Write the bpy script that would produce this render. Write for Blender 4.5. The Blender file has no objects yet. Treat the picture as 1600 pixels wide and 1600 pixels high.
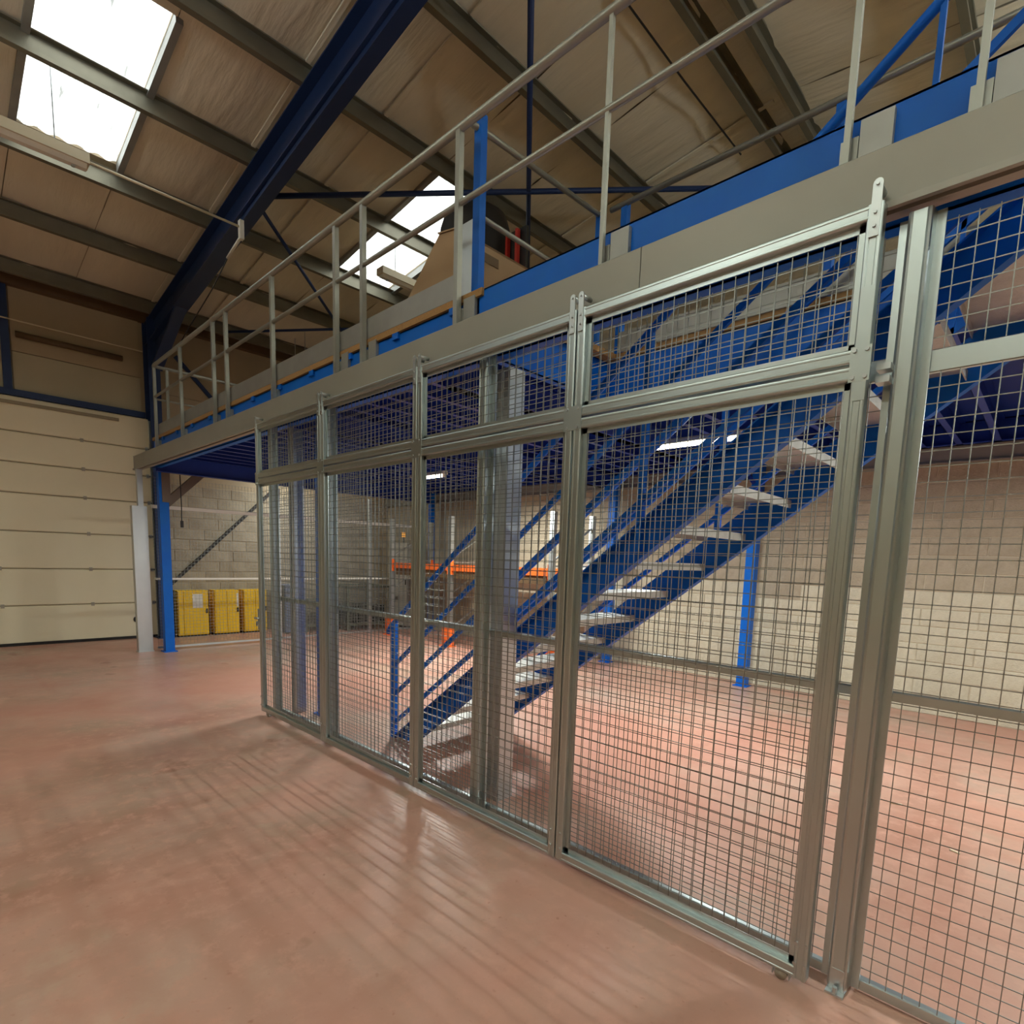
import bpy, bmesh, math, random
from mathutils import Vector, Matrix
random.seed(7)
S = bpy.context.scene
COL = S.collection

# ---------------------------------------------------------------- camera
F_PX, PP_Y = 878.74, 982.0
CAM = Vector((0.0, -2.1617, 1.55))
yaw, pit, rol = (math.radians(a) for a in (43.9077, -6.9362, 1.7817))
fw = Vector((-math.sin(yaw)*math.cos(pit), math.cos(yaw)*math.cos(pit), math.sin(pit)))
r0 = Vector((math.cos(yaw), math.sin(yaw), 0)); u0 = r0.cross(fw)
rt = r0*math.cos(rol) + u0*math.sin(rol); up = u0*math.cos(rol) - r0*math.sin(rol)
cd = bpy.data.cameras.new('camera'); cam = bpy.data.objects.new('camera', cd); COL.objects.link(cam)
M = Matrix.Identity(4)
for i in range(3):
    M[i][0], M[i][1], M[i][2], M[i][3] = rt[i], up[i], -fw[i], CAM[i]
cam.matrix_world = M
cd.sensor_width = 36; cd.sensor_fit = 'HORIZONTAL'; cd.lens = F_PX/1600*36
cd.shift_y = (PP_Y-800)/1600; cd.clip_start = .02; cd.clip_end = 200
S.camera = cam

# ---------------------------------------------------------------- world, exposure
w = bpy.data.worlds.new('world'); S.world = w; w.use_nodes = True
bg = w.node_tree.nodes['Background']; bg.inputs[0].default_value = (.93, .97, 1, 1); bg.inputs[1].default_value = 4.0
vs = S.view_settings; vs.view_transform = 'Standard'; vs.look = 'None'; vs.gamma = 1; vs.exposure = 0.58
vs.use_curve_mapping = False
UNDER_W, HALL_W = 68.0, 15.0       # watts of one tube lamp below the deck / in the hall
LAMP_UNDER = (.98, 1.0, .93); LAMP_HALL = (.93, 1.0, .96)

# ---------------------------------------------------------------- materials
def lin(c):
    return tuple(((x/255)/12.92 if x/255 <= .04045 else ((x/255+.055)/1.055)**2.4) for x in c) + (1,)
MATS = {}
def mat(name, rgb, rough=.5, metal=0, spec=.5, var=0, vscale=6, bump=0, bscale=40, rvar=0, objvar=0, dirt=None, dscale=2, stretch=None):
    m = bpy.data.materials.new(name); m.use_nodes = True; nt = m.node_tree; N = nt.nodes; L = nt.links
    b = N['Principled BSDF']; b.inputs['Roughness'].default_value = rough; b.inputs['Metallic'].default_value = metal
    b.inputs['Specular IOR Level'].default_value = spec
    c = lin(rgb); b.inputs['Base Color'].default_value = c
    tc = N.new('ShaderNodeTexCoord'); src = tc.outputs['Object']
    if stretch:
        mp = N.new('ShaderNodeMapping'); mp.inputs['Scale'].default_value = stretch; L.new(src, mp.inputs[0]); src = mp.outputs[0]
    col = None
    if var or dirt or objvar:
        rgbn = N.new('ShaderNodeRGB'); rgbn.outputs[0].default_value = c; col = rgbn.outputs[0]
    if dirt:
        nz = N.new('ShaderNodeTexNoise'); nz.inputs['Scale'].default_value = dscale; nz.inputs['Detail'].default_value = 6; nz.inputs['Roughness'].default_value = .65
        L.new(src, nz.inputs['Vector'])
        rp = N.new('ShaderNodeValToRGB'); rp.color_ramp.elements[0].position = .42; rp.color_ramp.elements[1].position = .68
        L.new(nz.outputs[0], rp.inputs[0])
        mx = N.new('ShaderNodeMix'); mx.data_type = 'RGBA'; L.new(rp.outputs[0], mx.inputs[0]); L.new(col, mx.inputs[6]); mx.inputs[7].default_value = lin(dirt); col = mx.outputs[2]
    if var:
        nz = N.new('ShaderNodeTexNoise'); nz.inputs['Scale'].default_value = vscale; nz.inputs['Detail'].default_value = 5
        L.new(src, nz.inputs['Vector'])
        mr = N.new('ShaderNodeMapRange'); mr.inputs[1].default_value = .3; mr.inputs[2].default_value = .7; mr.inputs[3].default_value = 1-var; mr.inputs[4].default_value = 1+var
        L.new(nz.outputs[0], mr.inputs[0])
        hs = N.new('ShaderNodeHueSaturation'); L.new(mr.outputs[0], hs.inputs['Value']); L.new(col, hs.inputs['Color']); col = hs.outputs[0]
    if objvar:
        oi = N.new('ShaderNodeObjectInfo'); mr = N.new('ShaderNodeMapRange'); mr.inputs[3].default_value = 1-objvar; mr.inputs[4].default_value = 1+objvar
        L.new(oi.outputs['Random'], mr.inputs[0])
        hs = N.new('ShaderNodeHueSaturation'); L.new(mr.outputs[0], hs.inputs['Value']); L.new(col, hs.inputs['Color']); col = hs.outputs[0]
    if col: L.new(col, b.inputs['Base Color'])
    if rvar:
        nz = N.new('ShaderNodeTexNoise'); nz.inputs['Scale'].default_value = vscale*1.7; L.new(src, nz.inputs['Vector'])
        mr = N.new('ShaderNodeMapRange'); mr.inputs[3].default_value = max(0, rough-rvar); mr.inputs[4].default_value = rough+rvar
        L.new(nz.outputs[0], mr.inputs[0]); L.new(mr.outputs[0], b.inputs['Roughness'])
    if bump:
        nz = N.new('ShaderNodeTexNoise'); nz.inputs['Scale'].default_value = bscale; nz.inputs['Detail'].default_value = 4; L.new(src, nz.inputs['Vector'])
        bp = N.new('ShaderNodeBump'); bp.inputs['Strength'].default_value = bump; bp.inputs['Distance'].default_value = .02
        L.new(nz.outputs[0], bp.inputs['Height']); L.new(bp.outputs[0], b.inputs['Normal'])
    MATS[name] = m
    return m

def floor_mat():
    m = bpy.data.materials.new('red_painted_concrete'); m.use_nodes = True; nt = m.node_tree; N = nt.nodes; L = nt.links
    b = N['Principled BSDF']; b.inputs['Specular IOR Level'].default_value = .45
    tc = N.new('ShaderNodeTexCoord')
    def noise(scale, detail=5, rough=.6, sc=None, rot=0):
        mp = N.new('ShaderNodeMapping'); L.new(tc.outputs['Object'], mp.inputs[0])
        if sc: mp.inputs['Scale'].default_value = sc
        mp.inputs['Rotation'].default_value = (0, 0, rot)
        n = N.new('ShaderNodeTexNoise'); n.inputs['Scale'].default_value = scale; n.inputs['Detail'].default_value = detail; n.inputs['Roughness'].default_value = rough
        L.new(mp.outputs[0], n.inputs['Vector']); return n.outputs[0]
    def ramp(sock, a, bb):
        r = N.new('ShaderNodeMapRange'); r.inputs[1].default_value = a; r.inputs[2].default_value = bb; L.new(sock, r.inputs[0]); return r.outputs[0]
    def mix(f, c1, c2):
        x = N.new('ShaderNodeMix'); x.data_type = 'RGBA'; L.new(f, x.inputs[0])
        for k, c in ((6, c1), (7, c2)):
            if isinstance(c, tuple): x.inputs[k].default_value = c
            else: L.new(c, x.inputs[k])
        return x.outputs[2]
    c = mix(ramp(noise(.55, 4), .40, .60), lin((188, 142, 125)), lin((176, 150, 134)))
    c = mix(ramp(noise(1.3, 6, .7), .55, .75), c, lin((192, 166, 146)))
    c = mix(ramp(noise(1.1, 6, .6, (1, .35, 1), .5), .50, .72), c, lin((160, 108, 90)))
    c = mix(ramp(noise(.8, 5, .6), .52, .66), c, lin((160, 134, 114)))
    # long soft streaks running roughly along the fence
    c = mix(ramp(noise(2, 2, .45, (.3, 2.2, 1), .15), .52, .78), c, lin((172, 128, 110)))
    c = mix(ramp(noise(2.6, 3, .5), .66, .74), c, lin((146, 104, 86)))
    c = mix(ramp(noise(9, 6, .7), .50, .70), c, lin((196, 150, 132)))
    c = mix(ramp(noise(28, 3, .5), .66, .80), c, lin((160, 112, 96)))
    c = mix(ramp(noise(.35, 4, .6), .46, .60), c, lin((184, 132, 114)))
    L.new(c, b.inputs['Base Color'])
    L.new((lambda r: r)(ramp(noise(2.2, 5), -.6, 2.0)), b.inputs['Roughness'])
    bp = N.new('ShaderNodeBump'); bp.inputs['Strength'].default_value = .08; bp.inputs['Distance'].default_value = .01
    L.new(noise(18, 4), bp.inputs['Height']); L.new(bp.outputs[0], b.inputs['Normal'])
    MATS['floor'] = m
floor_mat()
mat('galv', (190, 202, 203), .34, 1, var=.03, vscale=8, stretch=(1, 1, .25))
mat('zinc', (196, 203, 205), .40, 1, var=.03, vscale=6, rvar=.04)
mat('wire', (150, 154, 150), .42, .9)
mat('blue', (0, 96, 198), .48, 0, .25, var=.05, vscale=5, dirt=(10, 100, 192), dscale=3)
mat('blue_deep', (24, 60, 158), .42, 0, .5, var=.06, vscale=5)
mat('navy', (30, 52, 96), .45, 0, .4, var=.06, vscale=4)
mat('taupe', (146, 144, 134), .42, .2, .5, var=.04, vscale=3)
mat('rail_grey', (152, 154, 147), .38, .5, var=.05, vscale=8)
mat('toe_grey', (150, 150, 146), .45, .5, var=.08, vscale=6)
mat('cream', (232, 224, 196), .45, 0, .4, var=.02, vscale=1.5)
mat('seam', (150, 140, 116), .7)
mat('block_pale', (206, 200, 178), .9, 0, .2, var=.07, vscale=5, bump=.4, bscale=70, objvar=.05, dirt=(184, 175, 152), dscale=3)
mat('block_grey', (180, 169, 148), .92, 0, .2, var=.07, vscale=5, bump=.4, bscale=70, objvar=.06, dirt=(158, 147, 126), dscale=3)
mat('mortar', (186, 177, 156), .95, 0, .1, var=.08, vscale=12, bump=.3)
mat('lining', (228, 221, 200), .38, 0, .5, var=.06, vscale=1.2, bump=.9, bscale=3, stretch=(.5, 3, 1))
mat('purlin', (128, 124, 108), .42, .55, var=.08, vscale=5)
mat('cladding', (172, 156, 128), .6, 0, .4, var=.05, vscale=2)
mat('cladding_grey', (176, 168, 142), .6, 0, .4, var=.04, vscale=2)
mat('brown', (96, 76, 50), .6)
mat('brace_shaded', (104, 92, 80), .5)  # dark taupe, the brace's shade is put into the colour
mat('chipboard', (156, 120, 76), .75, 0, .3, var=.15, vscale=60, stretch=(1, 1, 4))
mat('cardboard', (168, 142, 112), .8, 0, .2, var=.06, vscale=3)
mat('yellow', (240, 196, 20), .35, 0, .5)
mat('orange', (228, 104, 40), .4, 0, .5)
mat('white', (226, 224, 214), .5)
mat('offwhite', (214, 204, 176), .55)
mat('black', (24, 22, 22), .55)
mat('red', (176, 40, 28), .5)
mat('tread', (196, 198, 192), .42, .45, var=.10, vscale=10, bump=.25, bscale=120)
mat('locker', (104, 124, 156), .45, .2)
mat('crate', (112, 118, 100), .55, .3)
mat('cab_grey', (172, 166, 152), .5, .1)
mat('dark_glass', (30, 40, 36), .3)
def emis(name, rgb, s):
    m = bpy.data.materials.new(name); m.use_nodes = True
    b = m.node_tree.nodes['Principled BSDF']; b.inputs['Emission Color'].default_value = lin(rgb); b.inputs['Emission Strength'].default_value = s
    b.inputs['Base Color'].default_value = lin(rgb); MATS[name] = m
emis('tube_glow', (255, 244, 228), 9); emis('amber_glow', (255, 170, 50), .6)
def translucent(name):
    m = bpy.data.materials.new(name); m.use_nodes = True; N = m.node_tree.nodes; L = m.node_tree.links
    N.remove(N['Principled BSDF']); o = N['Material Output']
    t = N.new('ShaderNodeBsdfTranslucent'); d = N.new('ShaderNodeBsdfDiffuse'); x = N.new('ShaderNodeMixShader'); x.inputs[0].default_value = .25
    tc = N.new('ShaderNodeTexCoord'); nz = N.new('ShaderNodeTexNoise'); nz.inputs['Scale'].default_value = 5; nz.inputs['Detail'].default_value = 8; nz.inputs['Roughness'].default_value = .7
    mp = N.new('ShaderNodeMapping'); mp.inputs['Scale'].default_value = (.25, 3, 1); L.new(tc.outputs['Object'], mp.inputs[0]); L.new(mp.outputs[0], nz.inputs['Vector'])
    r = N.new('ShaderNodeValToRGB'); r.color_ramp.elements[0].position = .36; r.color_ramp.elements[0].color = (.16, .165, .15, 1); r.color_ramp.elements[1].position = .50; r.color_ramp.elements[1].color = (.78, .80, .76, 1)
    L.new(nz.outputs[0], r.inputs[0]); L.new(r.outputs[0], t.inputs[0]); d.inputs[0].default_value = (.7, .7, .66, 1)
    L.new(t.outputs[0], x.inputs[1]); L.new(d.outputs[0], x.inputs[2]); L.new(x.outputs[0], o.inputs[0]); MATS[name] = m
translucent('skylight_sheet')

# ---------------------------------------------------------------- geometry helpers (world coordinates in, parent base subtracted)
class MB:
    def __init__(s): s.v = []; s.f = []
    def add(s, vs_, fs): 
        n = len(s.v); s.v += [tuple(v) for v in vs_]; s.f += [tuple(n+i for i in f) for f in fs]; return s
    def box(s, a, b):
        x0, x1 = sorted((a[0], b[0])); y0, y1 = sorted((a[1], b[1])); z0, z1 = sorted((a[2], b[2]))
        return s.add([(x0,y0,z0),(x1,y0,z0),(x1,y1,z0),(x0,y1,z0),(x0,y0,z1),(x1,y0,z1),(x1,y1,z1),(x0,y1,z1)],
                     [(3,2,1,0),(4,5,6,7),(0,1,5,4),(1,2,6,5),(2,3,7,6),(3,0,4,7)])
    def bar(s, p, q, wd, hg, upv=(0,0,1)):
        p, q = Vector(p), Vector(q); d = (q-p).normalized(); u = Vector(upv); u = u - d*u.dot(d)
        if u.length < 1e-4: u = Vector((0, 1, 0)) - d*d.y
        u.normalize(); r = d.cross(u)*(wd/2); u = u*(hg/2)
        vs_ = [e + a*r + b*u for e in (p, q) for a, b in ((-1,-1),(1,-1),(1,1),(-1,1))]
        return s.add(vs_, [(0,1,2,3),(7,6,5,4),(0,4,5,1),(1,5,6,2),(2,6,7,3),(3,7,4,0)])
    def tube(s, pts, r, n=8, cap=True):
        pts = [Vector(p) for p in pts]; rings = []
        u = None
        for i, p in enumerate(pts):
            d = (pts[min(i+1, len(pts)-1)] - pts[max(i-1, 0)]).normalized()
            if u is None:
                u = Vector((0,0,1)) if abs(d.z) < .9 else Vector((1,0,0))
            u = (u - d*u.dot(d)).normalized(); v = d.cross(u)
            rings.append([p + (u*math.cos(2*math.pi*k/n) + v*math.sin(2*math.pi*k/n))*r for k in range(n)])
        fs = [(i*n+k, i*n+(k+1) % n, (i+1)*n+(k+1) % n, (i+1)*n+k) for i in range(len(pts)-1) for k in range(n)]
        if cap: fs += [tuple(range(n-1, -1, -1)), tuple((len(pts)-1)*n+k for k in range(n))]
        return s.add([p for r_ in rings for p in r_], fs)
    def prism(s, poly, fn, a, b):
        """poly: 2-d outline; fn(u, v, t) -> point; from t=a to t=b"""
        n = len(poly); vs_ = [fn(u, v, t) for t in (a, b) for u, v in poly]
        return s.add(vs_, [tuple(range(n-1, -1, -1)), tuple(range(n, 2*n))] + [(k, (k+1) % n, n+(k+1) % n, n+k) for k in range(n)])
    def build(s, name, material, parent=None, smooth=False, kind=None, label=None):
        base = Vector((0,0,0)); p = parent
        while p is not None: base += Vector(p.location); p = p.parent
        me = bpy.data.meshes.new(name); me.from_pydata([tuple(Vector(v)-base) for v in s.v], [], s.f)
        bm = bmesh.new(); bm.from_mesh(me); bmesh.ops.recalc_face_normals(bm, faces=bm.faces); bm.to_mesh(me); bm.free()
        me.materials.append(MATS[material])
        if smooth:
            for pl in me.polygons: pl.use_smooth = True
        o = bpy.data.objects.new(name, me); COL.objects.link(o); o.parent = parent
        if kind: o['kind'] = kind
        if label: o['label'] = label
        return o
def thing(name, label, cat, loc=(0,0,0), group=None, kind=None):
    o = bpy.data.objects.new(name, None); COL.objects.link(o); o.location = loc; o.empty_display_size = .1
    tag(o, label, cat, group, kind); return o
def tag(o, label, cat, group=None, kind=None):
    o['label'] = label; o['category'] = cat
    if group: o['group'] = group
    if kind: o['kind'] = kind
    return o
def piece(name, src, loc, parent, scale=None):
    o = bpy.data.objects.new(name, src); COL.objects.link(o); o.parent = parent; o.location = loc
    if scale: o.scale = scale
    return o
def unitbox(name, sx, sy, sz, material, bev=0):
    me = bpy.data.meshes.new(name); bm = bmesh.new(); bmesh.ops.create_cube(bm, size=1)
    for v in bm.verts: v.co = Vector((v.co.x*sx, v.co.y*sy, v.co.z*sz))
    if bev: bmesh.ops.bevel(bm, geom=bm.edges[:], offset=bev, segments=1, affect='EDGES')
    bm.to_mesh(me); bm.free(); me.materials.append(MATS[material]); return me
XZ = lambda u, v, t: (u, t, v)
XY = lambda u, v, t: (u, v, t)
YZ = lambda u, v, t: (t, u, v)

def grid_mesh(mb, axis, c, a0, a1, z0, z1, pitch=.05, r=.00145, phase=0):
    """welded wire grid in a vertical plane; axis 'x' -> plane y=c, axis 'y' -> plane x=c"""
    def P(a, z, off=0): return (a, c+off, z) if axis == 'x' else (c+off, a, z)
    upv = (0,1,0) if axis == 'x' else (1,0,0)
    n = int((a1-a0)/pitch); s = (a1-a0-n*pitch)/2
    for i in range(n+1):
        a = a0+s+i*pitch; mb.bar(P(a, z0), P(a, z1), 2*r, 2*r, upv)
    n = int((z1-z0)/pitch); s = (z1-z0-n*pitch)/2
    for i in range(n+1):
        z = z0+s+i*pitch; mb.bar(P(a0, z, 2*r), P(a1, z, 2*r), 2*r, 2*r, upv)

# ---------------------------------------------------------------- the room
X0, X1, Y0, Y1 = -11.45, 5.6, -8.5, 5.42
ZR = lambda x: 5.58 + .12*(x+10.5) if x < -2.68 else 5.58 + .12*(7.82) - .12*(x+2.68)
o = MB().box((X0-.2, Y0-.2, -.2), (X1+.2, Y1+.2, 0)).build('floor', 'floor'); o['kind'] = 'structure'
def struct_empty(name, loc=(0,0,0), label=None):
    e = bpy.data.objects.new(name, None); COL.objects.link(e); e.location = loc; e['kind'] = 'structure'
    if label: e['label'] = label
    return e

# block walls: mortar core, blocks as pieces
BL, BH, BD, J = .50, .193, .05, .007
me_pale = unitbox('block', BL-J, BD, BH-J, 'block_pale', .006); me_grey = unitbox('block', BL-J, BD, BH-J, 'block_grey', .006)
me_pale_h = unitbox('block', BL/2-J, BD, BH-J, 'block_pale', .006); me_grey_h = unitbox('block', BL/2-J, BD, BH-J, 'block_grey', .006)
me_pale_y = unitbox('block', BD, BL-J, BH-J, 'block_pale', .006); me_grey_y = unitbox('block', BD, BL-J, BH-J, 'block_grey', .006)
me_grey_yh = unitbox('block', BD, BL/2-J, BH-J, 'block_grey', .006)
wb = MB().box((X0-.2, Y1, 0), (X1, Y1+.2, 7)).build('wall_back', 'mortar'); wb['kind'] = 'structure'
rest = MB()
ROWS = 14
for r in range(ROWS):
    z = BH/2 + r*BH; pale = r < 7; off = (r % 2)*BL/2
    k = 0
    while True:
        xc = 1.2 - BL/2 - k*BL - off; k += 1
        if xc < X0+.1: break
        if pale and r == 6 and random.random() < .18: p2 = False
        else: p2 = pale
        jy = random.uniform(-.003, .003)
        if xc > -8.6: piece('block', me_pale if p2 else me_grey, (xc, Y1-BD/2+.044+jy, z), wb)
        else: rest.box((xc-BL/2+J/2, Y1-BD+.044, z-BH/2+J/2), (xc+BL/2-J/2, Y1+.044, z+BH/2-J/2))
    if off: piece('block', me_pale_h if pale else me_grey_h, (1.2-BL/4, Y1-BD/2+.044, z), wb)
rest.build('far_blocks', 'block_grey', wb, kind='stuff')
# taupe steel band along the top of the block work
b_ = MB().box((X0, Y1-.10, 2.70), (X1, Y1, 2.86)); b_.box((X0, Y1-.13, 2.69), (X1, Y1, 2.703)); b_.build('wall_band', 'taupe', wb)

we = MB().box((X0-.2, .64, 0), (X0, Y1, 7)).box((X0-.2, Y0, 3.72), (X0, .64, 7)).box((X0-.2, Y0, 0), (X0, -3.5, 3.72)).build('wall_left', 'cladding'); we['kind'] = 'structure'
for r in range(ROWS):
    z = BH/2 + r*BH; off = (r % 2)*BL/2
    for k in range(10):
        yc = .68 + BL/2 + k*BL - off
        if yc > 5.2: continue
        if yc - BL/2 < .66:
            piece('block', me_grey_yh, (X0+BD/2-.042, .68+BL/4, z), we); continue
        piece('block', me_grey_y, (X0+BD/2-.042+random.uniform(-.003, .003), yc, z), we)
# cladding panels above the door, each with its own joint
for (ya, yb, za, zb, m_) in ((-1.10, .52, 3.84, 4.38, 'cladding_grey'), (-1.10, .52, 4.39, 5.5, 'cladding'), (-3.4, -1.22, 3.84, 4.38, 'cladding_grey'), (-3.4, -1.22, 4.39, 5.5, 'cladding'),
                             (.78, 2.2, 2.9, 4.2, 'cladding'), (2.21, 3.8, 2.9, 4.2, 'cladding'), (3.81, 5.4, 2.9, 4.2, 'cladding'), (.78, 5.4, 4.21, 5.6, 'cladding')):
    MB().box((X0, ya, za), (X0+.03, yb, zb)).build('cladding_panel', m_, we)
MB().box((X0, -3.5, 3.74), (X0+.09, .56, 3.83)).build('lintel', 'navy', we)
MB().box((X0, -1.22, 3.82), (X0+.09, -1.12, 5.4)).build('frame_post', 'navy', we)
MB().tube([(X0+.08, -1.05, 4.62), (X0+.08, .27, 4.62)], .045, 8).build('brown_rail', 'brown', we, True)  # round brown rail, makes the dark stripe above the door
MB().bar((X0+.06, 1.05, 4.87), (X0+.06, 1.95, 3.95), .06, .05, (1,0,0)).build('wall_brace', 'navy', we)
MB().bar((X0+.07, .85, .94), (X0+.07, 2.75, 2.82), .05, .05, (1,0,0)).build('wall_brace', 'black', we)
MB().box((X0, Y0, 5.28), (X0+.16, Y1, 5.42)).build('eaves_beam', 'brown', we)
wr = MB().box((X1, Y0, 0), (X1+.2, Y1, 7)).build('wall_right', 'cladding'); wr['kind'] = 'structure'
wf = MB().box((X0, Y0-.2, 0), (X1, Y0, 7)).build('wall_front', 'cladding'); wf['kind'] = 'structure'

# sectional door: panels, hinges, seal, track
d1 = struct_empty('door_1', (X0+.05, -1.4, 0), 'cream sectional overhead door of wide horizontal panels')
ZD = [.03, .617, 1.189, 1.758, 2.330, 2.781, 3.231, 3.74]
for a, b in zip(ZD, ZD[1:]):
    mb = MB(); g = .006
    mb.prism([(0, a+g), (.03, a+g), (.042, a+g+.012), (.042, b-g-.012), (.03, b-g), (0, b-g)], lambda u, v, t: (X0+.01+u, t, v), -3.45, .60)
    mb.build('door_panel', 'cream', d1)
MB().box((X0, -3.45, .02), (X0+.012, .60, 3.74)).build('joint_backing', 'seam', d1)
MB().box((X0+.0, -3.45, 0), (X0+.06, .60, .045)).build('floor_seal', 'black', d1)
for z in ZD[1:-1]:
    for y in (-2.9, -1.42, -.33+(.02 if z < 2 else 0), .56):
        mb = MB().box((X0+.05, y-.022, z-.03), (X0+.062, y+.022, z+.03)); mb.tube([(X0+.066, y-.025, z), (X0+.066, y+.025, z)], .009, 6)
        mb.build('hinge', 'zinc' if y > .5 else 'cab_grey', d1)
for k in range(2): MB().box((X0+.055, .60+.02*k, 0), (X0+.10-.03*k, .612+.02*k, 3.7)).build('guide_track', 'zinc', d1)
MB().tube([(X0+.05, .30, .33), (X0+.066, .30, .33)], .055, 14).build('pull_cup', 'black', d1)
MB().bar((X0+.068, -3.3, 3.64), (X0+.068, .18, 3.64), .03, .045).build('stiffener', 'seam', d1)

# roof: lining panels, purlins, bracing
ce = struct_empty('ceiling', (0,0,0))
PX = [-11.0, -9.62, -8.30, -6.94, -5.65, -4.30, -2.86, -2.50, -1.06, .29, 1.6, 2.9, 4.2, 5.5]
SKY = ((-8.26, -6.0, -1.24, -.36), (-8.42, -5.84, 2.42, 3.40), (-8.30, -5.9, -4.9, -3.95), (.45, 2.8, -4.9, -3.95), (.45, 2.8, -1.24, -.36))
edges = [X0-.1, -11.0, -9.62, -8.30, -6.94, -5.65, -4.30, -2.68, -1.06, .29, 1.6, 2.9, 4.2, X1+.1]
ystr = [Y0, -7.3, -6.1, -4.92, -3.93, -3.0, -2.1, -1.26, -.34, .64, 1.5, 2.4, 3.42, 4.45, Y1]
def lining(xa, xb, ya, yb):
    for (sx0, sx1, sy0, sy1) in SKY:
        if ya > sy0-.1 and yb < sy1+.1 and xb > sx0+.02 and xa < sx1-.02:
            if sx0-xa > .08: lining(xa, sx0, ya, yb)
            if xb-sx1 > .08: lining(sx1, xb, ya, yb)
            return
    nx, ny = 6, 5; mb = MB(); vs_ = []; fs = []
    for i in range(nx+1):
        for j in range(ny+1):
            u, v = i/nx, j/ny; x = xa+(xb-xa)*u; y = ya+.004+(yb-ya-.008)*v
            sag = .035*math.sin(math.pi*v)*(.5+.5*math.sin(math.pi*u)) + .008*math.sin(9*u+5*xa+7*ya)*math.sin(7*v+3*ya)
            vs_.append((x, y, ZR(x)+.015-sag))
    for i in range(nx):
        for j in range(ny):
            a = i*(ny+1)+j; fs.append((a, a+1, a+ny+2, a+ny+1))
    mb.add(vs_, fs).build('lining_panel', 'lining', ce, True)
for xa, xb in zip(edges, edges[1:]):
    for ya, yb in zip(ystr, ystr[1:]): lining(xa, xb, ya, yb)
# outer roof skin above the lining, left open over the skylights
skin = MB()
def slab(xa, xb, ya, yb):
    skin.add([(x, y, ZR(x)+dz) for dz in (.06, .12) for x, y in ((xa, ya), (xb, ya), (xb, yb), (xa, yb))],
             [(0,1,2,3),(7,6,5,4),(0,4,5,1),(1,5,6,2),(2,6,7,3),(3,7,4,0)])
ycut = sorted({Y0-.2, Y1+.2} | {y for k_ in SKY for y in k_[2:]}); xcut = sorted({X0-.2, -2.68, X1+.2} | {x for k_ in SKY for x in k_[:2]})
for xa, xb in zip(xcut, xcut[1:]):
    for ya, yb in zip(ycut, ycut[1:]):
        xm, ym = (xa+xb)/2, (ya+yb)/2
        if not any(k_[0] < xm < k_[1] and k_[2] < ym < k_[3] for k_ in SKY): slab(xa, xb, ya, yb)
skin.build('roof_skin', 'cladding', ce)
for x in PX:
    z = ZR(x)
    prof = [(-.03, -.20), (.035, -.20), (.035, -.165), (.03, -.165), (.03, -.192), (-.024, -.192), (-.024, -.008), (.03, -.008), (.035, 0), (-.03, 0)]
    MB().prism(prof, lambda u, v, t, x=x, z=z: (x+u, t, z+v), Y0, Y1).build('purlin', 'purlin', ce)
# seams (joint battens) running up the slope between lining strips
for y in ystr[1:-1]:
    if y in (-1.26, -.34, 2.4, 3.42, -4.92, -3.93): continue
    mb = MB()
    for xa, xb in zip(edges[:8], edges[1:8]):
        mb.bar((xa+.05, y, ZR(xa)-.012), (xb-.05, y, ZR(xb)-.012), .045, .02)
    mb.build('seam_batten', 'lining', ce)
for (p, q, r) in (((-6.98,.86,5.62), (-2.8,5.4,6.12), .03), ((-3.3,1.25,6.06), (-7.05,5.3,5.62), .028), ((-7.2,.82,5.58), (-9.6,3.4,5.30), .022), ((-10.5,1.55,5.20), (-8.7,3.5,5.40), .022)):
    MB().tube([p, q], r, 8).build('brace_rod', 'navy', ce, True)
MB().tube([(-3.22, 2.3, 6.38), (-3.20, 3.4, 6.33), (-3.21, 4.8, 6.36)], .009, 6).build('roof_cable', 'black', ce)

# skylights
for n, (sx0, sx1, sy0, sy1) in enumerate(SKY):
    sk = struct_empty('window_%d' % (n+1), ((sx0+sx1)/2, (sy0+sy1)/2, ZR((sx0+sx1)/2)), 'bright corrugated rooflight sheet between the purlins')
    mb = MB(); vs_ = []; fs = []; ny = 48
    for x in (sx0, sx1):
        for j in range(ny+1):
            v = j/ny; vs_.append((x, sy0+(sy1-sy0)*v, ZR(x)+.075+.014*math.cos(v*2*math.pi*5)))
    for j in range(ny): fs.append((j, j+1, ny+j+2, ny+j+1))
    mb.add(vs_, fs).build('rooflight_sheet', 'skylight_sheet', sk, True)
    for y in (sy0, sy1):
        s_ = 1 if y == sy1 else -1
        MB().add([(x, y+s_*dy, ZR(x)+dz) for x in (sx0, sx1) for dy, dz in ((0,-.03),(.06,-.03),(.06,.07),(0,.07))],
                 [(0,1,2,3),(7,6,5,4),(0,4,5,1),(1,5,6,2),(2,6,7,3),(3,7,4,0)]).build('trim_strip', 'toe_grey', sk)

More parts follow.
